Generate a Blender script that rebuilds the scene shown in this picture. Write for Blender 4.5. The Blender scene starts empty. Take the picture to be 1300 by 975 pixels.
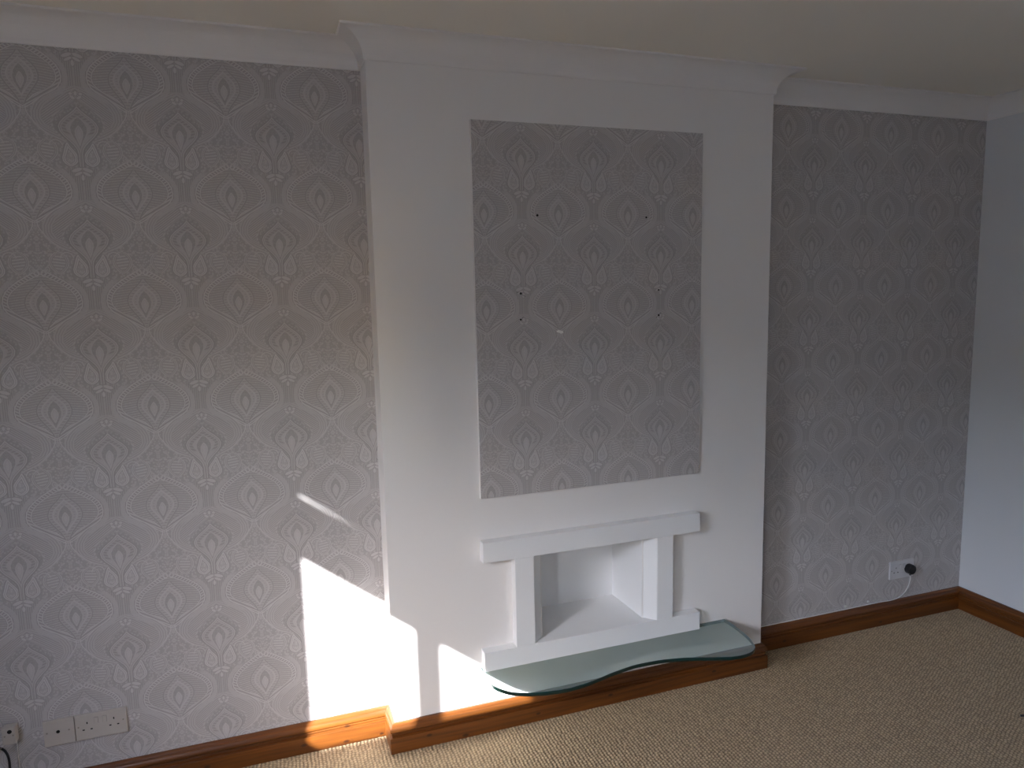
import bpy, bmesh, math
import numpy as np
from mathutils import Vector, Matrix

SC = bpy.context.scene
COL = SC.collection

# ------------------------------------------------------------------ camera
def set_camera():
    cx, cy, cz = -0.3494, -2.3411, 1.5895
    p, y, ro, foc = 0.1272, 0.3333, -0.0216, 903.63
    f = Vector((math.sin(y)*math.cos(p), math.cos(y)*math.cos(p), -math.sin(p)))
    rt = Vector((math.cos(y), -math.sin(y), 0)); up = rt.cross(f)
    r2 = math.cos(ro)*rt + math.sin(ro)*up
    u2 = -math.sin(ro)*rt + math.cos(ro)*up
    m = Matrix(((r2.x, u2.x, -f.x, cx), (r2.y, u2.y, -f.y, cy), (r2.z, u2.z, -f.z, cz), (0, 0, 0, 1)))
    cd = bpy.data.cameras.new('camera'); co = bpy.data.objects.new('camera', cd); COL.objects.link(co)
    co.matrix_world = m
    cd.sensor_fit = 'HORIZONTAL'; cd.sensor_width = 36; cd.lens = foc/1300*36
    cd.clip_start = 0.05
    SC.camera = co
set_camera()

# ------------------------------------------------------------------ light
SUN_DIR = Vector((1, 1, -0.77)).normalized()
SKY_STRENGTH = 6.3
SUN_STRENGTH = 35.0
SC.view_settings.view_transform = 'Standard'
SC.view_settings.look = 'None'
SC.view_settings.gamma = 1
SC.view_settings.use_curve_mapping = False
SC.view_settings.exposure = 0.17

w = bpy.data.worlds.new('sky'); SC.world = w; w.use_nodes = True
nt = w.node_tree; nt.nodes.clear()
bg = nt.nodes.new('ShaderNodeBackground'); wo = nt.nodes.new('ShaderNodeOutputWorld')
st = nt.nodes.new('ShaderNodeTexSky'); st.sky_type = 'NISHITA'; st.sun_disc = False
st.sun_elevation = math.radians(28.6); st.sun_rotation = math.radians(225); st.dust_density = 1.0
wb = nt.nodes.new('ShaderNodeMix'); wb.data_type = 'RGBA'; wb.blend_type = 'MULTIPLY'   # camera white balance
wb.inputs[0].default_value = 1.0; wb.inputs[7].default_value = (0.88, 0.95, 1.09, 1)
nt.links.new(st.outputs[0], wb.inputs[6]); nt.links.new(wb.outputs[2], bg.inputs['Color'])
bg.inputs['Strength'].default_value = SKY_STRENGTH
nt.links.new(bg.outputs[0], wo.inputs[0])

sd = bpy.data.lights.new('sun', 'SUN'); sd.energy = SUN_STRENGTH; sd.angle = math.radians(0.5)
sd.color = (0.97, 0.98, 1.0)
so = bpy.data.objects.new('sun', sd); COL.objects.link(so)
so.rotation_euler = SUN_DIR.to_track_quat('-Z', 'Y').to_euler()
so.location = (-6, -6, 5)

try:
    SC.cycles.use_denoising = True
    SC.cycles.max_bounces = 14
    SC.cycles.diffuse_bounces = 10
    SC.cycles.transparent_max_bounces = 16
except Exception:
    pass

# ------------------------------------------------------------------ room numbers (metres)
WB = 1.543; D = 0.117; XL = -1.9; XR = 2.815; YR = -4.2; H = 2.4; HS = 0.106; CV = 0.082
WY0, WY1, WZ0, WZ1 = -1.513, -2.50, 1.275, 2.26      # window opening in the left wall
WV0, WV1, WVZ = -3.35, -3.80, 1.63                            # second opening added for sun bounce off the carpet, nearer the rear wall
ld = bpy.data.lights.new('window_portal', 'AREA'); ld.shape = 'RECTANGLE'
ld.size = WY0-WV1; ld.size_y = WZ1-WZ0
ld.cycles.is_portal = True
lo = bpy.data.objects.new('window_portal', ld); COL.objects.link(lo)
lo.matrix_world = Matrix(((0, 0, -1, XL-0.085), (1, 0, 0, (WY0+WV1)/2), (0, 1, 0, (WZ0+WZ1)/2), (0, 0, 0, 1)))

# ------------------------------------------------------------------ node expressions
class X:
    nt = None
    def __init__(s, sock): s.s = sock
    @staticmethod
    def op(o, *a):
        n = X.nt.nodes.new('ShaderNodeMath'); n.operation = o
        for i, v in enumerate(a):
            if isinstance(v, X): X.nt.links.new(v.s, n.inputs[i])
            else: n.inputs[i].default_value = float(v)
        return X(n.outputs[0])
    def __add__(s, b): return X.op('ADD', s, b)
    __radd__ = __add__
    def __sub__(s, b): return X.op('SUBTRACT', s, b)
    def __rsub__(s, b): return X.op('SUBTRACT', b, s)
    def __mul__(s, b): return X.op('MULTIPLY', s, b)
    __rmul__ = __mul__
    def __truediv__(s, b): return X.op('DIVIDE', s, b)
    def __abs__(s): return X.op('ABSOLUTE', s)
def sin(a): return X.op('SINE', a)
def mx(a, b): return X.op('MAXIMUM', a, b)
def mn(a, b): return X.op('MINIMUM', a, b)
def wrap(a, lo, hi): return X.op('WRAP', a, hi, lo)
def hyp(a, b): return X.op('SQRT', a*a + b*b)
def lerp(a, b, t): return a + (b - a)*t
def mapr(v, a, b, c=0.0, d=1.0, smooth=True):
    n = X.nt.nodes.new('ShaderNodeMapRange'); n.clamp = True
    n.interpolation_type = 'SMOOTHSTEP' if smooth else 'LINEAR'
    X.nt.links.new(v.s, n.inputs['Value'])
    for k, q in (('From Min', a), ('From Max', b), ('To Min', c), ('To Max', d)): n.inputs[k].default_value = q
    return X(n.outputs['Result'])
def curve(v, pts, lo=None, hi=None, linear=True):
    """piecewise function through pts [(x, y)...]; y stored in 0..1 and scaled back"""
    pts = sorted(pts)
    lo = pts[0][0] if lo is None else lo; hi = pts[-1][0] if hi is None else hi
    ys = [q[1] for q in pts]; y0, y1 = min(ys), max(ys)
    if y1 - y0 < 1e-9: y1 = y0 + 1
    n = X.nt.nodes.new('ShaderNodeFloatCurve'); c = n.mapping.curves[0]
    P = [((q[0]-lo)/(hi-lo), (q[1]-y0)/(y1-y0)) for q in pts]
    while len(c.points) < len(P): c.points.new(0.5, 0.5)
    for k, q in enumerate(P):
        c.points[k].location = q; c.points[k].handle_type = 'VECTOR' if linear else 'AUTO'
    n.mapping.update()
    X.nt.links.new((mn(mx((v-lo)*(1/(hi-lo)), 0.0), 1.0)).s, n.inputs['Value'])
    return X(n.outputs[0])*(y1-y0) + y0

def new_mat(name):
    m = bpy.data.materials.new(name); m.use_nodes = True
    X.nt = m.node_tree
    b = m.node_tree.nodes['Principled BSDF']
    return m, m.node_tree, b
def coords():
    tc = X.nt.nodes.new('ShaderNodeTexCoord'); se = X.nt.nodes.new('ShaderNodeSeparateXYZ')
    X.nt.links.new(tc.outputs['Object'], se.inputs[0])
    return tc.outputs['Object'], X(se.outputs[0]), X(se.outputs[1]), X(se.outputs[2])
def vec(x, y, z):
    n = X.nt.nodes.new('ShaderNodeCombineXYZ')
    for i, v in enumerate((x, y, z)):
        if isinstance(v, X): X.nt.links.new(v.s, n.inputs[i])
        else: n.inputs[i].default_value = v
    return n.outputs[0]
def mixc(t, a, b):
    n = X.nt.nodes.new('ShaderNodeMix'); n.data_type = 'RGBA'
    X.nt.links.new(t.s, n.inputs[0])
    for i, v in ((6, a), (7, b)):
        if isinstance(v, tuple): n.inputs[i].default_value = (*v, 1)
        else: X.nt.links.new(v, n.inputs[i])
    return n.outputs[2]
def noise(v, scale, detail=2.0, rough=0.5):
    n = X.nt.nodes.new('ShaderNodeTexNoise'); n.inputs['Scale'].default_value = scale
    n.inputs['Detail'].default_value = detail; n.inputs['Roughness'].default_value = rough
    if v is not None: X.nt.links.new(v, n.inputs['Vector'])
    return X(n.outputs['Fac'])
def voro(v, scale, feat='F1'):
    n = X.nt.nodes.new('ShaderNodeTexVoronoi'); n.feature = feat; n.inputs['Scale'].default_value = scale
    X.nt.links.new(v, n.inputs['Vector'])
    return X(n.outputs['Distance'])
def bump(b, h, strength, dist):
    n = X.nt.nodes.new('ShaderNodeBump'); n.inputs['Strength'].default_value = strength
    n.inputs['Distance'].default_value = dist
    X.nt.links.new(h.s, n.inputs['Height']); X.nt.links.new(n.outputs[0], b.inputs['Normal'])
def plain(name, col, rough=0.5, metal=0.0, spec=0.5, nscale=40, namt=0.04):
    m, t, b = new_mat(name)
    v, x, y, z = coords()
    k = noise(v, nscale, 3)
    t.links.new(mixc(k, tuple(c*(1-namt) for c in col), tuple(min(1, c*(1+namt)) for c in col)), b.inputs['Base Color'])
    b.inputs['Roughness'].default_value = rough; b.inputs['Metallic'].default_value = metal
    b.inputs['Specular IOR Level'].default_value = spec
    return m

# ------------------------------------------------------------------ wallpaper
def damask(x, z, grain, leaf):
    """x, z in mm from a point on axis A.  returns 0 (ground) .. 1 (light line)"""
    P = 323.5; hp = P/2; Q = 135.25
    a = abs(wrap(x, -Q, Q)); v = wrap(z, -hp, hp)
    bb = Q - a; vb = wrap(z + 145, -hp, hp)
    def prof(u, v, pts):
        pts = sorted(pts); n = len(pts)
        full = [(-hp, -40.0), (pts[0][0]-4, -14.0)] + pts + [(pts[-1][0]+4, -14.0), (hp, -40.0)]
        g = []
        for i, q in enumerate(pts):
            j0, j1 = max(0, i-1), min(n-1, i+1)
            s = (pts[j1][1]-pts[j0][1])/(pts[j1][0]-pts[j0][0]); g.append((q[0], (1+s*s)**-.5))
        return (curve(v, full, -hp, hp) - u)*curve(v, [(-hp, g[0][1])]+g+[(hp, g[-1][1])], -hp, hp)
    def line(d, w): return mapr(abs(d), w*0.45, w, 1.0, 0.0)
    def band(d, a0, a1, s=0.8): return mapr(d, a0-s, a0+s)*mapr(d, a1-s, a1+s, 1.0, 0.0)
    def paint_in(val, d, new): return lerp(val, new, mapr(d, -0.8, 0.6))
    lf = mapr(leaf, 0.25, 0.62, 1.0, 0.0)
    # ground: fine leafy lace on axis A, upright hatch on axis B
    val = 0.22 + lf*0.34
    val = lerp(val, 0.26+0.2*sin(bb*1.15), mapr(bb, 34, 46, 1.0, 0.0)*mapr(abs(vb), 92, 104))
    # fan of parallel bands around B
    df = prof(bb, vb, [(132, 40), (118, 66), (100, 92), (80, 109), (60, 117), (40, 118), (22, 112), (8, 96), (-4, 78), (-12, 62), (-18, 48), (-24, 38)])
    fan = 0.42 + 0.2*sin(df*0.9)*mapr(df, 0, 22, 1.0, 0.8) + 0.0
    strokes = mapr(sin(vb*0.9 + bb*0.7), 0.0, 0.7)
    fan = lerp(fan, 0.18 + 0.42*strokes, mapr(df, 24, 28))
    val = paint_in(val, df, fan)
    # leafy collar
    dc = prof(bb, vb, [(104, 2), (96, 10), (84, 26), (68, 48), (50, 64), (30, 71), (12, 68), (-4, 56), (-18, 40), (-28, 26)])
    val = paint_in(val, dc, 0.14 + band(dc, 0, 6)*0.42*(0.4+0.6*mapr(sin(vb*0.5+bb*0.33), -0.5, 0.3)) + band(dc, 8, 24)*0.3*lf)
    # rope motif on A
    dr = prof(a, v, [(100, 22), (91, 37), (78, 58), (64, 76), (48, 92), (31, 101), (14, 104), (0, 102), (-12, 95), (-24, 84), (-33, 70), (-41, 54), (-54, 38), (-68, 22), (-78, 5)])
    halo = band(dr, -16, -3)*0.5
    rope = line(dr-1.0, 2.0)*0.75 + line(dr-13.5, 1.8)*0.7 + 0.12
    rope = rope + band(dr, 3, 11.5)*0.62*mapr(sin(v*0.66 - a*0.42), -0.1, 0.5)
    rope = rope + band(dr, 16, 60)*(0.42*mapr(sin(v*0.85 + a*0.12), 0.1, 0.8)*mapr(lf, 0, 1, 0.6, 1.0)+0.1)
    val = mx(val, halo*mapr(v, 95, 70)*mapr(v, -70, -50))
    val = paint_in(val, dr, rope)
    # ogee stems
    og = curve(v, [(-hp, 82), (-156, 72), (-151, 56), (-140, 44), (-124, 28), (-110, 17), (-96, 8), (-86, 3.5), (-74, 3), (-70, 5)], -hp, hp)
    ogd = (a-og)*0.75
    val = mx(val, (line(ogd-2.2, 1.6)+line(ogd+1.6, 1.3)*0.6)*0.8*mapr(v, -74, -70, 1.0, 0.0))
    # curls above the rope on A
    val = mx(val, line(hyp(a-9, (v-99)*0.7)-5.5, 2.0)*0.7)
    val = mx(val, line(hyp(a-20, (v-110)*0.7)-5.5, 1.8)*0.6)
    # half paisley
    dh = prof(abs(bb-84), vb, [(-16, 2), (-22, 14), (-34, 24), (-48, 27), (-62, 23), (-74, 14), (-82, 3)])
    val = paint_in(val, dh, 0.2 + line(dh-1, 1.8)*0.5 + line(dh-5.5, 1.6)*0.4 + band(dh, 9, 40)*(0.12+0.42*mapr(sin(vb*0.7-bb*0.1), 0.1, 0.8)))
    # collar of the onion and paisley drops
    dp = prof(abs(bb-28-5*mapr(vb, -60, -30)), vb, [(-26, 1), (-34, 4.5), (-44, 10), (-56, 16), (-68, 20), (-78, 19), (-86, 13), (-92, 3)])
    val = paint_in(val, dp+4, 0.12 + line(dp-0.5, 1.7)*0.72 + band(dp, 1.5, 5)*0.30 + line(dp-6.0, 1.8)*0.72 + band(dp, 9, 30)*(0.3+0.25*lf))
    hk = hyp(bb-62, (vb+36)*1.0)-17
    val = mx(val, line(hk, 2.0)*0.75*mapr(vb, -38, -34))
    hk2 = hyp(bb-62, (vb+36)*1.0)-10
    val = mx(val, line(hk2, 1.6)*0.45*mapr(vb, -38, -34))
    # B onion
    do = prof(bb, vb, [(77, 1), (68, 8), (56, 21), (44, 36), (32, 47), (20, 52), (6, 49), (-8, 39), (-20, 27), (-32, 16), (-44, 8.5), (-56, 5.5), (-72, 5), (-94, 5)])
    on = 0.50 + line(do-1.0, 1.6)*0.2 - line(do-3.6, 1.2)*0.35
    on = on - band(do, 8, 18, 1.5)*mapr(vb, -8, 2)*(0.16+0.30*mapr(sin(vb*0.72-bb*0.22), 0.0, 0.6))
    on = on - 0.45*mapr(vb, -45, -52)*mapr(abs(do-3.2), 0.2, 0.9, 1.0, 0.0)
    val = paint_in(val, do+4, 0.06)
    val = paint_in(val, do, on)
    d1 = prof(bb, vb, [(47, 1), (40, 8), (30, 16), (18, 21), (4, 20), (-10, 14), (-22, 8), (-32, 4), (-42, 1)])
    val = paint_in(val, d1+1.5, 0.60)
    val = paint_in(val, d1, 0.12+0.1*lf)
    d2 = prof(bb, vb, [(24, 1), (18, 6), (8, 10.5), (-4, 10.5), (-16, 7), (-26, 3.5), (-35, .8)])
    val = paint_in(val, d2, 0.62 - band(d2, 3.5, 5)*0.2)
    # A lace onion
    da = prof(a, v, [(80, 1), (70, 7), (58, 17), (44, 31), (30, 41), (14, 45), (0, 43), (-14, 35), (-28, 25), (-42, 15), (-56, 8), (-68, 4)])
    val = paint_in(val, da+3, 0.08)
    val = paint_in(val, da, 0.5 - 0.34*mapr(sin(v*0.75), 0.0, 0.7)*band(da, 2, 9) + line(da-12, 1.6)*0.2 - 0.3*mapr(sin(v*0.75), 0.3, 0.8)*band(da, 17, 21))
    d3 = prof(a, v, [(42, 1), (34, 8), (22, 15), (8, 18), (-6, 16), (-18, 10), (-28, 5), (-38, 1)])
    val = paint_in(val, d3+1.5, 0.64)
    val = paint_in(val, d3, 0.12+0.1*lf)
    d4 = prof(a, v, [(21, 1), (14, 6), (4, 10.5), (-6, 9.5), (-16, 5), (-25, 1)])
    val = paint_in(val, d4, 0.62 - band(d4, 3.5, 5)*0.2)
    # fleur below and above B
    for (cb, cv, rb, rv, c, s) in ((14, -103, 15, 5.5, .94, -.34), (11, -114, 12, 4.2, .88, -.47), (0, -125, 4.5, 9, 1, 0), (9, 103, 8, 4, .8, .6), (0, 114, 4, 7, 1, 0), (13, 113, 5, 4, 1, 0)):
        ub = bb-cb; uv = vb-cv
        e = hyp((ub*c+uv*s)*(1/rb), (uv*c-ub*s)*(1/rv))
        val = mx(val*mapr(e, 1.0, 1.5, 0.4, 1.0), mapr(e, 0.8, 1.1, 0.72, 0.0))
    return mx(mn(val + (grain-0.5)*0.16, 1.0), 0.0)

def wallpaper(name, x0, z0):
    """printed damask repeat; x0, z0: a point on the axis of the dashed rope motif"""
    m, t, b = new_mat(name)
    _, x, y, z = coords()
    xm, zm = (x-x0)*1000, (z-z0)*1000
    a = abs(wrap(xm, -135.25, 135.25)); v = wrap(zm, -161.75, 161.75)
    leaf = voro(vec(a*0.001, v*0.001, 0.0), 150.0)
    grain = noise(vec(x*1000, y*1000, z*1000), 0.55, 2)
    val = damask(xm, zm, grain*2.4-0.7, leaf)
    t.links.new(mixc(val, (0.375, 0.350, 0.342), (0.665, 0.635, 0.628)), b.inputs['Base Color'])
    b.inputs['Roughness'].default_value = 0.62
    b.inputs['Specular IOR Level'].default_value = 0.25
    bump(b, val, 0.15, 0.0006)
    return m

def paint(name, col, rough=0.75, amt=0.25):
    m, t, b = new_mat(name)
    v, x, y, z = coords()
    n1 = noise(v, 1.3, 2); n2 = noise(v, 160, 3)
    t.links.new(mixc(n1, tuple(c*0.985 for c in col), col), b.inputs['Base Color'])
    b.inputs['Roughness'].default_value = rough; b.inputs['Specular IOR Level'].default_value = 0.3
    bump(b, noise(v, 7, 2)*4 + n2, amt, 0.0004)
    return m

KNOTS = [(-0.155, .065, 1), (-.161, .012, 1), (-.306, .032, 1), (-.035, .012, .8), (.116, .042, 1), (.248, .010, 1.2), (.83, .039, 1), (.53, .030, .9), (1.3, .04, 1), (1.75, .03, 1), (2.3, .02, .9), (-.62, .03, 1), (-.85, .05, .8)]
def pine(name, axis, knots):
    m, t, b = new_mat(name)
    v, x, y, z = coords()
    L, A = (x, y) if axis == 'x' else (y, x)
    g = noise(vec(L*2.2, A*60, z*60 + 3.0*sin(L*3.0)*0.2), 1.0, 4, 0.6)
    g2 = noise(vec(L*9, A*240, z*240), 1.0, 3, 0.6)
    k = mapr(g, 0.3, 0.7)*0.7 + g2*0.3
    c = mixc(k, (0.070, 0.019, 0.003), (0.190, 0.060, 0.0080))
    if knots:
        kk = None
        for (kx, kz, s) in KNOTS:
            e = hyp((L-kx)*(1/(0.010*s)), (z-kz)*(1/(0.0055*s)))
            kk = e if kk is None else mn(kk, e)
        c = mixc(mapr(kk, 0.45, 1.5, 0.85, 0.0), c, (0.025, 0.007, 0.004))
        ringv = mapr(abs(kk-2.1), 0.0, 0.5, 0.25, 0.0)
        c = mixc(ringv, c, (0.09, 0.022, 0.005))
    t.links.new(c, b.inputs['Base Color'])
    b.inputs['Roughness'].default_value = 0.38
    b.inputs['Coat Weight'].default_value = 0.2; b.inputs['Coat Roughness'].default_value = 0.25
    bump(b, g2, 0.12, 0.0005)
    return m

M = {}
M['paper_L'] = wallpaper('wallpaper_left', -0.149, 2.224)
M['paper_R'] = wallpaper('wallpaper_right', 1.985, 2.224)
M['paper_P'] = wallpaper('wallpaper_panel', 0.641, 1.850)
M['white'] = paint('white_wall_paint', (0.81, 0.785, 0.765))
M['wall_r'] = paint('pale_wall_paint', (0.70, 0.70, 0.70))
M['ceil'] = paint('ceiling_paint', (0.86, 0.825, 0.745))
M['gloss'] = paint('white_satin_paint', (0.82, 0.82, 0.82), 0.45, 0.08)
M['pine_x'] = pine('varnished_pine_along_x', 'x', True)
M['pine_y'] = pine('varnished_pine_along_y', 'y', False)
M['plastic'] = plain('cream_white_plastic', (0.52, 0.475, 0.43), 0.35)
M['plastic_w'] = plain('white_plastic', (0.62, 0.61, 0.62), 0.35)
M['black'] = plain('black_plastic', (0.012, 0.012, 0.013), 0.35)
M['hole'] = plain('dark_hole', (0.01, 0.009, 0.008), 0.9)
M['steel'] = plain('screw_steel', (0.35, 0.32, 0.28), 0.4, 1.0)
M['plaster'] = plain('bare_plaster', (0.85, 0.83, 0.80), 0.9)
M['cable_w'] = plain('white_cable', (0.78, 0.77, 0.74), 0.45)
M['fence'] = plain('sun_fence_wood', (0.20, 0.15, 0.11), 0.85, nscale=8, namt=0.2)
M['ground'] = plain('garden_paving', (0.45, 0.44, 0.42), 0.9, nscale=3, namt=0.2)
M['blind'] = plain('blind_fabric', (0.70, 0.68, 0.62), 0.9)

# carpet
m, t, b = new_mat('beige_loop_carpet')
v, x, y, z = coords()
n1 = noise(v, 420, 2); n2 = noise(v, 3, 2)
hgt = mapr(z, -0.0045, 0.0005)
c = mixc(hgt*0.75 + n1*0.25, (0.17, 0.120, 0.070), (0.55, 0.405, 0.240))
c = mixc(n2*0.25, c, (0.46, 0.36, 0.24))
t.links.new(c, b.inputs['Base Color']); b.inputs['Roughness'].default_value = 0.95
b.inputs['Specular IOR Level'].default_value = 0.1
b.inputs['Sheen Weight'].default_value = 0.15
bump(b, noise(v, 900, 2), 0.4, 0.001)
M['carpet'] = m

# glass: clear tinted faces that let light straight through, dark green polished edge
m, t, b = new_mat('green_tinted_glass_face')
tr = t.nodes.new('ShaderNodeBsdfTransparent'); tr.inputs[0].default_value = (0.92, 0.99, 0.985, 1)
gl = t.nodes.new('ShaderNodeBsdfGlossy'); gl.inputs['Roughness'].default_value = 0.02
fr = t.nodes.new('ShaderNodeFresnel'); fr.inputs[0].default_value = 1.52
ms = t.nodes.new('ShaderNodeMixShader')
t.links.new(fr.outputs[0], ms.inputs[0]); t.links.new(tr.outputs[0], ms.inputs[1]); t.links.new(gl.outputs[0], ms.inputs[2])
df_ = t.nodes.new('ShaderNodeBsdfDiffuse'); df_.inputs[0].default_value = (0.50, 0.74, 0.74, 1)   # teal haze painted in to lighten the face like reflected light
m2 = t.nodes.new('ShaderNodeMixShader'); m2.inputs[0].default_value = 0.22
t.links.new(ms.outputs[0], m2.inputs[1]); t.links.new(df_.outputs[0], m2.inputs[2])
t.links.new(m2.outputs[0], t.nodes['Material Output'].inputs[0]); M['glass'] = m
m, t, b = new_mat('green_tinted_glass_underside')
tr = t.nodes.new('ShaderNodeBsdfTransparent'); tr.inputs[0].default_value = (0.96, 1.0, 0.995, 1)
t.links.new(tr.outputs[0], t.nodes['Material Output'].inputs[0]); M['glass2'] = m
m, t, b = new_mat('dark_green_glass_edge')
v, x, y, z = coords()
t.links.new(mixc(noise(v, 6, 1), (0.003, 0.016, 0.014), (0.006, 0.034, 0.028)), b.inputs['Base Color'])
b.inputs['Roughness'].default_value = 0.12; b.inputs['Specular IOR Level'].default_value = 0.6
M['glassedge'] = m

# ------------------------------------------------------------------ mesh helpers
def obj(name, bm, mats, parent=None, smooth=False, **props):
    me = bpy.data.meshes.new(name)
    bmesh.ops.recalc_face_normals(bm, faces=bm.faces[:])
    bm.to_mesh(me); bm.free()
    for mm in (mats if isinstance(mats, (list, tuple)) else [mats]): me.materials.append(M[mm])
    if smooth:
        for p in me.polygons: p.use_smooth = True
    o = bpy.data.objects.new(name, me); COL.objects.link(o)
    if parent:                       # vertices stay in world coordinates
        o.parent = parent
        if parent.type == 'EMPTY': o.matrix_parent_inverse = Matrix.Translation(parent.location).inverted()
    for k, q in props.items(): o[k] = q
    return o
def empty(name, label, cat, loc=(0, 0, 0), group=None):
    o = bpy.data.objects.new(name, None); COL.objects.link(o); o.empty_display_size = 0.05
    o.location = loc; o['label'] = label; o['category'] = cat
    if group: o['group'] = group
    return o
def box(bm, x0, x1, y0, y1, z0, z1, bev=0.0, seg=2):
    r = bmesh.ops.create_cube(bm, size=1)
    vs = r['verts']
    for q in vs:
        q.co = Vector((x0+(q.co.x+.5)*(x1-x0), y0+(q.co.y+.5)*(y1-y0), z0+(q.co.z+.5)*(z1-z0)))
    if bev > 0:
        es = {e for q in vs for e in q.link_edges}
        bmesh.ops.bevel(bm, geom=list(es), offset=bev, segments=seg, profile=0.6, affect='EDGES', clamp_overlap=True)
    return vs
def boxm(*a, **k):
    bm = bmesh.new(); box(bm, *a, **k); return bm
def tube(bm, pts, r, n=10, caps=True):
    pts = [Vector(p) for p in pts]; rings = []
    up = Vector((0.31, 0.17, 0.93)).normalized(); prev = None
    for i, p in enumerate(pts):
        d = (pts[min(i+1, len(pts)-1)]-pts[max(i-1, 0)]).normalized()
        a = d.cross(up) if prev is None else prev - d*prev.dot(d)
        a.normalize(); prev = a; c = d.cross(a)
        rings.append([bm.verts.new(p + r*(math.cos(2*math.pi*k/n)*a + math.sin(2*math.pi*k/n)*c)) for k in range(n)])
    for i in range(len(rings)-1):
        for k in range(n):
            bm.faces.new((rings[i][k], rings[i][(k+1) % n], rings[i+1][(k+1) % n], rings[i+1][k]))
    if caps: bm.faces.new(rings[0]); bm.faces.new(rings[-1][::-1])
def smooth_path(pts, sub=6):
    P = [Vector(p) for p in pts]; out = []
    for i in range(len(P)-1):
        p0, p1, p2, p3 = P[max(i-1, 0)], P[i], P[i+1], P[min(i+2, len(P)-1)]
        for k in range(sub):
            u = k/sub
            out.append(0.5*((2*p1)+(p2-p0)*u+(2*p0-5*p1+4*p2-p3)*u*u+(3*p1-p0-3*p2+p3)*u**3))
    out.append(P[-1]); return out
def disc_y(bm, x, z, y0, y1, r, n=16):
    """short cylinder with its axis along Y"""
    ra = [bm.verts.new((x+r*math.cos(2*math.pi*k/n), y0, z+r*math.sin(2*math.pi*k/n))) for k in range(n)]
    rb = [bm.verts.new((x+r*math.cos(2*math.pi*k/n), y1, z+r*math.sin(2*math.pi*k/n))) for k in range(n)]
    for k in range(n): bm.faces.new((ra[k], ra[(k+1) % n], rb[(k+1) % n], rb[k]))
    bm.faces.new(ra); bm.faces.new(rb)

# ------------------------------------------------------------------ setting
S = dict(kind='structure')
T = 0.25; TL = 0.08
obj('floor', boxm(XL-T, XR+T, YR-T, D+T+.1, -0.12, -0.006), 'ground', **S)
obj('ceiling', boxm(XL-T, XR+T, YR-T, D+T+.1, H, H+0.1), 'ceil', **S)
obj('wall_alcove_left', boxm(XL, 0, D, D+T, -0.006, H), 'paper_L', **S)
obj('wall_alcove_right', boxm(WB, XR, D, D+T, -0.006, H), 'paper_R', **S)
obj('wall_right', boxm(XR, XR+T, YR, D+T, -0.006, H), 'wall_r', **S)
obj('wall_rear', boxm(XL, XR, YR-T, YR, -0.006, H), 'white', **S)
# left wall around the window opening
bm = bmesh.new()
box(bm, XL-TL, XL, WY0, D+T, -0.006, H); box(bm, XL-TL, XL, WV0, WY1, -0.006, H); box(bm, XL-TL, XL, YR, WV1, -0.006, H)
box(bm, XL-TL, XL, WV1, WV0, -0.006, WZ0); box(bm, XL-TL, XL, WV1, WV0, WVZ, H)
box(bm, XL-TL, XL, WY1, WY0, -0.006, WZ0); box(bm, XL-TL, XL, WY1, WY0, WZ1, H)
obj('wall_left', bm, 'white', **S)

# recess numbers
RX0, RX1, RZ0, RZ1, RY = 0.559, 0.980, 0.317, 0.66, 0.245
# chimney breast: a hollow shell with a rectangular hole
bm = bmesh.new()
box(bm, 0, RX0, 0, D+T, -0.006, H); box(bm, RX1, WB, 0, D+T, -0.006, H)
box(bm, RX0, RX1, 0, D+T, -0.006, RZ0); box(bm, RX0, RX1, 0, D+T, RZ1, H)
box(bm, RX0, RX1, RY, D+T, RZ0, RZ1)
bmesh.ops.remove_doubles(bm, verts=bm.verts[:], dist=1e-5)
seen = {}
for fc in bm.faces: seen.setdefault(tuple(round(q, 4) for q in fc.calc_center_median()), []).append(fc)
BREAST = obj('wall_chimney_breast', bm, 'white', **S)

path = [(XL, YR), (XL, D), (0, D), (0, 0), (WB, 0), (WB, D), (XR, D), (XR, YR)]
def sweep(names, prof, path, zb, mats, closed=True, props=S, smooth=False, skip=()):
    n = len(path); out = []
    def nrm(i):
        a, b = Vector(path[i % n]), Vector(path[(i+1) % n]); d = (b-a).normalized()
        return Vector((d.y, -d.x))
    def off(i, o):
        n1, n2 = nrm((i-1) % n), nrm(i % n)
        return Vector(path[i % n]) + o*(n1+n2)/(1+n1.dot(n2))
    for i in range(n):
        if i in skip: continue
        bm = bmesh.new(); A = []; B = []
        for (o_, z_) in prof:
            p, q = off(i, o_), off(i+1, o_)
            A.append(bm.verts.new((p.x, p.y, zb+z_))); B.append(bm.verts.new((q.x, q.y, zb+z_)))
        for k in range(len(prof)):
            l = (k+1) % len(prof)
            bm.faces.new((A[k], A[l], B[l], B[k]))
        bm.faces.new(A); bm.faces.new(B[::-1])
        out.append(obj(names[i], bm, mats[i], smooth=False, **props))
    return out
# pine skirting
sk = [(0, 0), (.021, 0), (.021, .0560), (.0205, .0572), (.0135, .0576), (.0132, .0600), (.0135, .0625), (.0150, .0655), (.0158, .0680), (.0150, .0700), (.0115, .0703), (.0112, .0728), (.0150, .0740),
      (.0195, .0760), (.0210, .0800), (.0205, .0850), (.0190, .0895), (.0165, .0935), (.0135, .0960), (.0130, .0985), (.0110, .1030), (.0080, .1055), (.0055, .1062), (0, .1062)]
sweep(['baseboard_left', 'baseboard_alcove_left', 'baseboard_breast_return_left', 'baseboard_chimney_breast', 'baseboard_breast_return_right', 'baseboard_alcove_right', 'baseboard_right', 'baseboard_rear'],
      sk, path, 0.0, ['pine_y', 'pine_x', 'pine_y', 'pine_x', 'pine_y', 'pine_x', 'pine_y', 'pine_x'])
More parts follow.
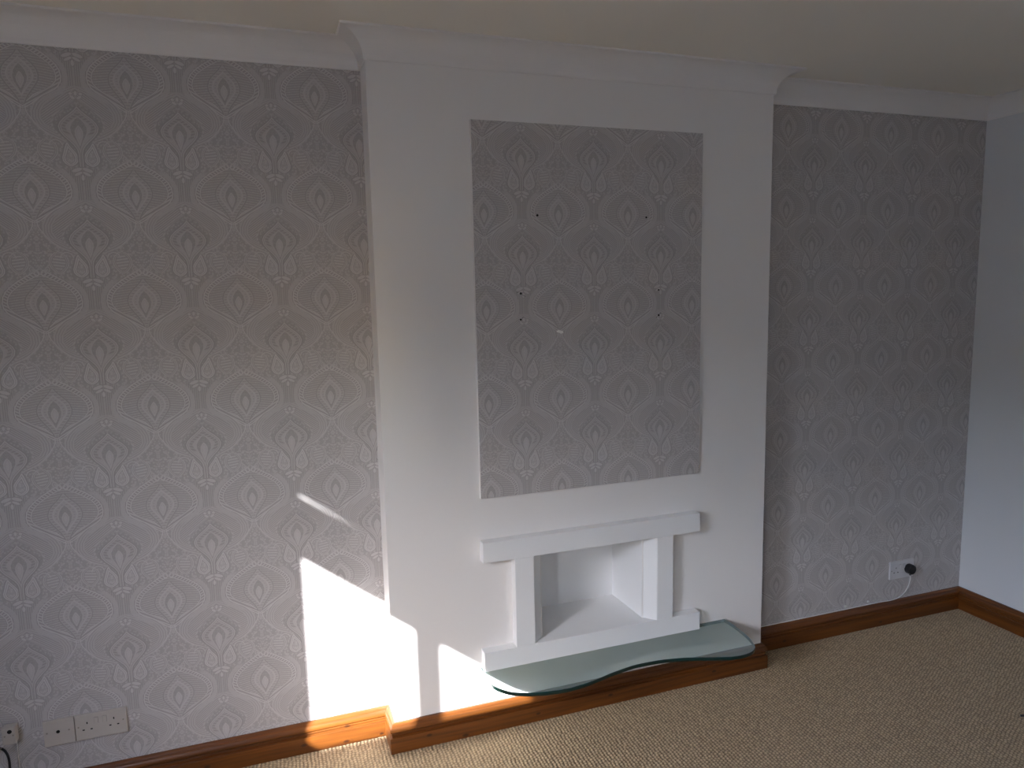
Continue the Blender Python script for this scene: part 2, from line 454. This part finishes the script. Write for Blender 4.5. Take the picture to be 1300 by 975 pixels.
# coving
cvp = [(0, -CV), (.006, -CV), (.007, -CV+.005)]
for k in range(1, 12):
    an = math.pi*0.5*k/12
    cvp.append((.076-.069*math.cos(an), -.076+.069*math.sin(an)))
cvp += [(.076, -.007), (.0805, -.006), (.082, -.003), (.082, 0), (0, 0)]
sweep(['trim_%d' % k for k in range(1, 9)], cvp, path, H, ['white']*8)

# window in the left wall (outside the frame; the sun and sky come through it)
bm = bmesh.new()
fx0, fx1 = XL-0.06, XL-0.02
mull = [(-2.035, -2.10)]
box(bm, fx0, fx1, WY1-.02, WY0+.02, WZ0-.02, WZ0)
box(bm, fx0, fx1, WY1-.02, WY0+.02, WZ1, WZ1+.02)
for a_, b_ in [(WY0, WY0+.02), (WY1-.02, WY1)] + [(q[1], q[0]) for q in mull]:
    box(bm, fx0, fx1, a_, b_, WZ0-.02, WZ1+.02)
obj('window_1', bm, 'gloss', **S)
bm = bmesh.new()
for a_, b_ in ((WV1-.02, WV1), (WV0, WV0+.02)): box(bm, fx0, fx1, a_, b_, WZ0-.02, WVZ+.02)
for a_, b_ in ((WZ0-.02, WZ0), (WVZ, WVZ+.02)): box(bm, fx0, fx1, WV1-.02, WV0+.02, a_, b_)
obj('window_bounce', bm, 'gloss', **S)  # added window; its sun patch on the carpet brightens the room
# unseen blinds added just inside the opening; their edges shape the sun patch
e = empty('sun_shaping_blind', 'unseen cream roller blind added in the left window to shape the sun patch, narrow gap above it', 'blind', (XL-.05, (WY0-1.975)/2, 1.95), group='window blinds')
bm = boxm(XL-.004, XL-.001, -2.06, WY0, 1.955, 2.1775)
for q in bm.verts:
    if q.co.z > 2.1 and q.co.y < -2: q.co.z += .0105
obj('fabric', bm, 'blind', e)
e2 = empty('sun_shaping_blind', 'unseen cream roller blind added on the rear half of the left window to cut the sun', 'blind', (XL-.05, -2.4, 1.95), group='window blinds')
obj('fabric', boxm(XL-.004, XL-.001, WY1, -2.06, 1.955, 2.1895), 'blind', e2)

obj('trim_9', boxm(XL-.012, XL, WY1, WY0, 2.1895, WZ1), 'gloss', **S)  # unseen box added to shut out sun above the slit
# outside: paved ground, plus an unseen wall and fence added to block light
obj('ground', boxm(-9, XL-TL, -16, 6, -0.35, -0.30), 'ground', **S)
obj('wall_sky_blocker', boxm(-9.3, -9, -16, 6, -0.35, 3.1), 'ground', **S)  # unseen wall added to cut low sky light
fe = empty('sun_blocking_fence', 'unseen tall board fence added outside the left window to block low sun', 'fence', (-2.3, -2.82, -.3))
for k in range(20):
    obj('sun_fence_board', boxm(-1.985-.1*(k+1)+.003, -1.985-.1*k, -2.83, -2.81, -0.3, 2.244), 'fence', fe)  # added boards keep low sun off the carpet and skirting

# ------------------------------------------------------------------ carpet
def carpet():
    gx, gy = 0.0026, 0.0024
    xs = np.arange(XL, XR, gx); xs[-1] = XR
    ys = np.arange(-1.30, D+.001, gy)
    Xg, Yg = np.meshgrid(xs, ys, indexing='xy')
    px, py = 0.0125, 0.0120
    cx = Xg/px; col_i = np.floor(cx); fx = cx-col_i-.5
    Xw = Xg + .0007*np.sin(Yg*90+Xg*40); cx = Xw/px; col_i = np.floor(cx); fx = cx-col_i-.5; jit = np.sin(col_i*12.9898)*43758.5453; jit = (jit-np.floor(jit))*0.35
    cyv = Yg/py + 0.5*(col_i % 2) + jit + 0.12*np.sin(Xg*31+Yg*23)
    ri = np.floor(cyv); fy = cyv-ri-.5
    rnd = np.sin(col_i*127.1+ri*311.7)*43758.5453; rnd = rnd-np.floor(rnd)
    r2 = np.sin(col_i*269.5+ri*183.3)*43758.5453; r2 = r2-np.floor(r2); fx = fx+(r2-.5)*.3
    hgt = np.sqrt(np.clip(1-(fx*2.05)**2-(fy*2.0)**2, 0, 1))*(0.65+0.35*rnd)
    Z = -0.0052 + 0.0062*hgt
    n, mrow = len(xs), len(ys)
    V = np.stack([Xg, Yg, Z], -1).reshape(-1, 3)
    idx = np.arange(n*mrow).reshape(mrow, n)
    F = np.stack([idx[:-1, :-1], idx[:-1, 1:], idx[1:, 1:], idx[1:, :-1]], -1).reshape(-1, 4)
    # flat surround
    b0 = len(V); zf = -0.0020
    V = np.concatenate([V, np.array([[XL, YR, zf], [XR, YR, zf], [XR, -1.30, zf], [XL, -1.30, zf]])])
    F = np.concatenate([F, np.array([[b0, b0+1, b0+2, b0+3]])])
    me = bpy.data.meshes.new('carpet')
    me.vertices.add(len(V)); me.vertices.foreach_set('co', V.astype(np.float32).ravel())
    me.loops.add(F.size); me.loops.foreach_set('vertex_index', F.astype(np.int32).ravel())
    me.polygons.add(len(F)); me.polygons.foreach_set('loop_start', np.arange(0, F.size, 4, dtype=np.int32))
    me.polygons.foreach_set('loop_total', np.full(len(F), 4, dtype=np.int32))
    me.polygons.foreach_set('use_smooth', np.ones(len(F), dtype=bool))
    me.update(calc_edges=True)
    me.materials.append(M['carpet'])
    o = bpy.data.objects.new('carpet', me); COL.objects.link(o)
    o['kind'] = 'stuff'; o['label'] = 'beige looped wool carpet in knobbly rows covering the floor'; o['category'] = 'carpet'
carpet()

# ------------------------------------------------------------------ papered panel on the breast
PY = 0.012
pn = empty('wall_panel', 'tall rectangular board papered in grey damask, fixed on white chimney breast', 'panel', (0.776, 0, .873))
def part(name, bm, mats, parent, smooth=False, **k): return obj(name, bm, mats, parent, smooth, **k)
PX0, PX1, PZ0, PZ1 = 0.3315, 1.2225, 0.8745, 2.158
part('board', boxm(PX0, PX1, -PY+.0008, 0.0, PZ0, PZ1, bev=.0008, seg=1), 'white', pn)
part('wallpaper_face', boxm(PX0+.002, PX1-.001, -PY-.0004, -PY+.0008, PZ0+.001, PZ1-.001), 'paper_P', pn)
for (hx, hz, r) in ((.562, 1.852, .0042), (.986, 1.851, .0036), (.496, 1.587, .0042), (.494, 1.497, .0036), (1.038, 1.589, .003), (1.039, 1.496, .0038)):
    bm = bmesh.new(); disc_y(bm, hx, hz, -PY-.0014, -PY-.0003, r, 14)
    part('screw_hole', bm, 'hole', pn)
bm = bmesh.new()
pts = [(-.012, .002), (-.004, .006), (.004, .003), (.012, .001), (.013, -.005), (.004, -.007), (-.003, -.003), (-.010, -.002)]
f0 = [bm.verts.new((.640+a, -PY-.0012, 1.450+b)) for a, b in pts]; f1 = [bm.verts.new((.640+a*1.1, -PY-.0002, 1.450+b*1.1)) for a, b in pts]
bm.faces.new(f0)
for k in range(8): bm.faces.new((f0[k], f0[(k+1) % 8], f1[(k+1) % 8], f1[k]))
part('torn_patch', bm, 'plaster', pn, label='small white torn patch in the paper')
for (hx, hz, dx, dz) in ((.500, 1.583, .013, -.007), (.487, 1.590, -.007, .002), (.498, 1.501, .006, .006), (1.043, 1.499, .006, .005), (1.034, 1.492, -.005, -.005)):
    bm = bmesh.new(); tube(bm, [(hx, -PY-.0006, hz), (hx+dx, -PY-.0006, hz+dz)], .0006, 5); part('scratch', bm, 'hole', pn)

# ------------------------------------------------------------------ fireplace surround with splayed recess
FP = 0.040
fp = empty('fireplace_surround', 'white boxy fireplace surround with two posts, mantel bar and empty recess', 'fireplace', (0.77, 0, .247))
part('mantel_bar', boxm(.326, 1.2115, -FP, 0, .6495, .7235, bev=.0022), 'gloss', fp)
part('base_bar', boxm(.322, 1.2165, -FP, 0, .2455, .3175, bev=.0022), 'gloss', fp)
part('post', boxm(.444, .5165, -FP+.0004, 0, .3172, .6500, bev=.0012, seg=1), 'gloss', fp)
part('post', boxm(1.0215, 1.093, -FP+.0004, 0, .3172, .6500, bev=.0012, seg=1), 'gloss', fp)
def prism(pts, z0, z1):
    bm = bmesh.new(); a = [bm.verts.new((*p, z0)) for p in pts]; b_ = [bm.verts.new((*p, z1)) for p in pts]
    bm.faces.new(a); bm.faces.new(b_[::-1])
    for k in range(len(pts)): bm.faces.new((a[k], a[(k+1) % len(pts)], b_[(k+1) % len(pts)], b_[k]))
    return bm
part('surround_floor', boxm(.5165, 1.0215, -.0375, -.0004, .3165, .3173), 'gloss', fp)
part('splayed_reveal', prism([(.5160, -.037), (.5590, .0035), (.5590, -.0002), (.5160, -.0002)], .3174, .6496) if False else prism([(.5163, -.0375), (.5175, -.0375), (.5600, .0045), (.5585, .0060), (.5163, -.0100)], .3174, .6500), 'gloss', fp)
part('splayed_reveal', prism([(1.0217, -.0375), (1.0205, -.0375), (.9790, .0045), (.9805, .0060), (1.0217, -.0100)], .3174, .6500), 'gloss', fp)
# lining of the recess: floor, sides, back, head
bm = bmesh.new()
box(bm, .5165, 1.0215, -.0005, RY+.002, .3100, .3173)
part('recess_floor', bm, 'gloss', BREAST)
part('recess_back', boxm(RX0-.001, RX1+.001, RY-.006, RY+.002, .3173, RZ1), 'gloss', BREAST)
part('recess_side', boxm(RX0-.003, RX0+.003, .004, RY-.006, .3173, RZ1), 'gloss', BREAST)
bm = bmesh.new()
a = [(RX1-.001, .004), (RX1-.008, RY-.006), (RX1+.004, RY-.006), (RX1+.004, .004)]
part('recess_side', prism(a, .3173, RZ1), 'gloss', BREAST)

# ------------------------------------------------------------------ glass shelf
GZ, GT = 0.2452, 0.014
GO = [(0.317, -0.001), (0.318, -0.064), (0.326, -0.135), (0.362, -0.185), (0.406, -0.212), (0.452, -0.227), (0.505, -0.238), (0.561, -0.242), (0.62, -0.236), (0.681, -0.223), (0.735, -0.208), (0.79, -0.197), (0.842, -0.189), (0.893, -0.189), (0.945, -0.192), (0.997, -0.201), (1.039, -0.211), (1.083, -0.226), (1.124, -0.241), (1.166, -0.256), (1.199, -0.266), (1.239, -0.271), (1.275, -0.268), (1.304, -0.257), (1.331, -0.231), (1.353, -0.167), (1.362, -0.096), (1.363, -0.045), (1.360, -0.001)]
go = [p.xy for p in smooth_path([(a, b, 0) for a, b in GO], 5)]
gs = empty('glass_shelf', 'wavy-edged greenish glass hearth shelf jutting out under the white fireplace surround', 'shelf', (.84, 0, GZ-GT))
bm = bmesh.new()
ins = .0009
tA = [bm.verts.new((p[0], p[1]+(ins if p[1] < -.01 else 0), GZ)) for p in go]
mA = [bm.verts.new((p[0], p[1], GZ-ins)) for p in go]
mB = [bm.verts.new((p[0], p[1], GZ-GT+ins)) for p in go]
bB = [bm.verts.new((p[0], p[1]+(ins if p[1] < -.01 else 0), GZ-GT)) for p in go]
ft = bm.faces.new(tA); ft.material_index = 0
fb = bm.faces.new(bB); fb.material_index = 1
n = len(go)
for k in range(n):
    l = (k+1) % n
    for u, w_ in ((tA, mA), (mA, mB), (mB, bB)):
        q = bm.faces.new((u[k], u[l], w_[l], w_[k])); q.material_index = 2; q.smooth = k != n-1
part('glass_slab', bm, ['glass', 'glass2', 'glassedge'], gs)

# ------------------------------------------------------------------ sockets
def pin_slots(cx, cz, y, parent):
    for (dx, dz, w_, h_) in ((0, .0115, .0032, .0068), (-.0112, -.0105, .0062, .0036), (.0112, -.0105, .0062, .0036)):
        part('pin_slot', boxm(cx+dx-w_/2, cx+dx+w_/2, y-.0006, y+.0006, cz+dz-h_/2, cz+dz+h_/2), 'hole', parent)
def screw(cx, cz, y, parent, r=.0026):
    bm = bmesh.new(); disc_y(bm, cx, cz, y-.0007, y+.001, r, 12)
    part('screw', bm, 'steel', parent)
FY = D-.009
e = empty('double_socket', 'white double wall socket low on left alcove wall, empty, joined to a blank-centred aerial plate', 'socket', (-.919, D, .2045))
part('faceplate', boxm(-.992, -.846, FY, D, .2045, .2905, bev=.0022), 'plastic', e)
for cx in (-.958, -.8825): pin_slots(cx, .2490, FY, e)
for cx in (-.932, -.908):
    part('switch_gap', boxm(cx-.0061, cx+.0061, FY-.0003, FY+.0003, .2539, .2751), 'steel', e)
    part('rocker_switch', boxm(cx-.0055, cx+.0055, FY-.0022, FY, .2545, .2745, bev=.0012), 'plastic', e)
for cx in (-.983, -.856): screw(cx, .2500, FY, e)
e = empty('aerial_plate', 'single white aerial outlet plate with dark round centre hole, left of double socket', 'socket', (-1.037, D, .2045))
part('faceplate', boxm(-1.0795, -.9935, FY, D, .2045, .2905, bev=.0022), 'plastic', e)
bm = bmesh.new(); disc_y(bm, -1.039, .2500, FY-.0010, FY, .0052, 18); part('aerial_hole', bm, 'hole', e)
for cx in (-1.0695, -1.009): screw(cx, .2500, FY, e)
BY = D-.030
e = empty('cable_box', 'small cream surface-mounted cable box with round hole at left frame edge', 'socket', (-1.163, D, .249))
part('housing', boxm(-1.181, -1.146, BY, D, .249, .302, bev=.0025), 'plastic', e)
bm = bmesh.new(); disc_y(bm, -1.160, .2905, BY-.0010, BY, .0062, 18); part('cable_hole', bm, 'hole', e)
for cx in (-1.1735, -1.1515): screw(cx, .2775, BY, e, .0024)
e = empty('black_cable', 'thick black cable looping down from the small cable box, far left', 'cable', (-1.169, .08, 0))
bm = bmesh.new(); tube(bm, smooth_path([(-1.215, .10, .225), (-1.200, .088, .244), (-1.186, .082, .2455), (-1.174, .081, .233), (-1.168, .082, .206), (-1.170, .085, .16), (-1.176, .09, .12), (-1.19, .09, .06), (-1.21, .08, .008)], 6), .0036, 10)
part('cord', bm, 'black', e, True)
bm = bmesh.new(); disc_y(bm, -1.1835, .2475, .076, .079, .0022, 10); part('metal_ferrule', bm, 'steel', e)
e = empty('thin_white_cable', 'thin white wire hanging straight down from the small cable box', 'cable', (-1.156, .11, .107))
bm = bmesh.new(); tube(bm, [(-1.152, D-.004, .252), (-1.153, D-.003, .19), (-1.153, D-.003, .1075)], .0012, 6)
part('wire', bm, 'cable_w', e)

e = empty('double_socket', 'white double wall socket in right alcove with a black plug in it', 'socket', (2.431, D, .2105))
part('faceplate', boxm(2.358, 2.504, FY, D, .2105, .2965, bev=.0022), 'plastic_w', e)
for cx in (2.394,): pin_slots(cx, .253, FY, e)
for cx in (2.419, 2.443):
    part('switch_gap', boxm(cx-.0061, cx+.0061, FY-.0003, FY+.0003, .2594, .2806), 'steel', e)
    part('rocker_switch', boxm(cx-.0055, cx+.0055, FY-.0022, FY, .2600, .2800, bev=.0012), 'plastic_w', e)
for cx in (2.367, 2.495): screw(cx, .253, FY, e)

e = empty('mains_plug', 'black three-pin mains plug pushed into the right alcove socket', 'plug', (2.467, FY, .253))
bm = bmesh.new()
out = []
for k in range(24):
    an = 2*math.pi*k/24; cx_, cz_ = math.cos(an), math.sin(an)
    r = .0245 if cz_ > -.2 else .0245-.002*(-cz_)
    out.append((r*cx_*1.0, r*cz_*1.02))
prev = None
for (yy, sc) in ((FY-.0002, .93), (FY-.004, 1.0), (FY-.020, 1.0), (FY-.027, .93), (FY-.030, .74)):
    ring_ = [bm.verts.new((2.467+a*sc, yy, .253+b*sc)) for a, b in out]
    if prev:
        for k in range(24): bm.faces.new((prev[k], prev[(k+1) % 24], ring_[(k+1) % 24], ring_[k]))
    else: bm.faces.new(ring_)
    prev = ring_
bm.faces.new(prev[::-1])
part('plug_body', bm, 'black', e)
for k in range(5):
    dz = -.008+k*.004
    part('grip_rib', boxm(2.467-.012, 2.467+.012, FY-.0312, FY-.0290, .253+dz-.0009, .253+dz+.0009), 'black', e)
bm = bmesh.new(); tube(bm, [(2.467, FY-.014, .233), (2.467, FY-.014, .224)], .0042, 10); part('cord_grip', bm, 'black', e)
e = empty('plug_lead', 'thin white lead from the black plug, running left along the skirting top', 'cable', (2.2, .11, .107))
bm = bmesh.new()
tube(bm, smooth_path([(2.467, FY-.014, .226), (2.468, FY-.014, .200), (2.462, FY-.010, .168), (2.444, FY-.006, .138), (2.412, FY-.004, .118), (2.365, FY-.001, .1105), (2.30, D-.0045, .1095), (2.1, D-.0035, .1088), (1.9, D-.0035, .1088), (1.7, D-.0035, .1088), (1.548, D-.0035, .1088)], 8), .0021, 8)
part('cord', bm, 'cable_w', e, True)
for k, (cx, cz) in enumerate(((2.104, .1225), (2.238, .1225))):
    e = empty('cable_clip', ['small white cable clip above the skirting, nearer the chimney breast', 'small white cable clip above the skirting, nearer the plugged socket'][k], 'clip', (cx, D, cz), 'cable clips on the right alcove skirting')
    bm = bmesh.new(); box(bm, cx-.0045, cx+.0045, D-.0065, D, cz-.004, cz+.0045, bev=.0016); part('clip_body', bm, 'cable_w', e)
    bm = bmesh.new(); disc_y(bm, cx, cz+.001, D-.0078, D-.006, .0014, 8); part('nail', bm, 'steel', e)

# black cable end lying on the carpet at the right frame edge
e = empty('black_cable', 'black cable end lying on the carpet at the right frame edge', 'cable', (2.25, -.66, 0))
bm = bmesh.new(); tube(bm, smooth_path([(2.196, -.637, .004), (2.22, -.650, .005), (2.27, -.672, .005), (2.36, -.70, .005), (2.5, -.80, .005)], 5), .0042, 8)
part('cord', bm, 'black', e, True)
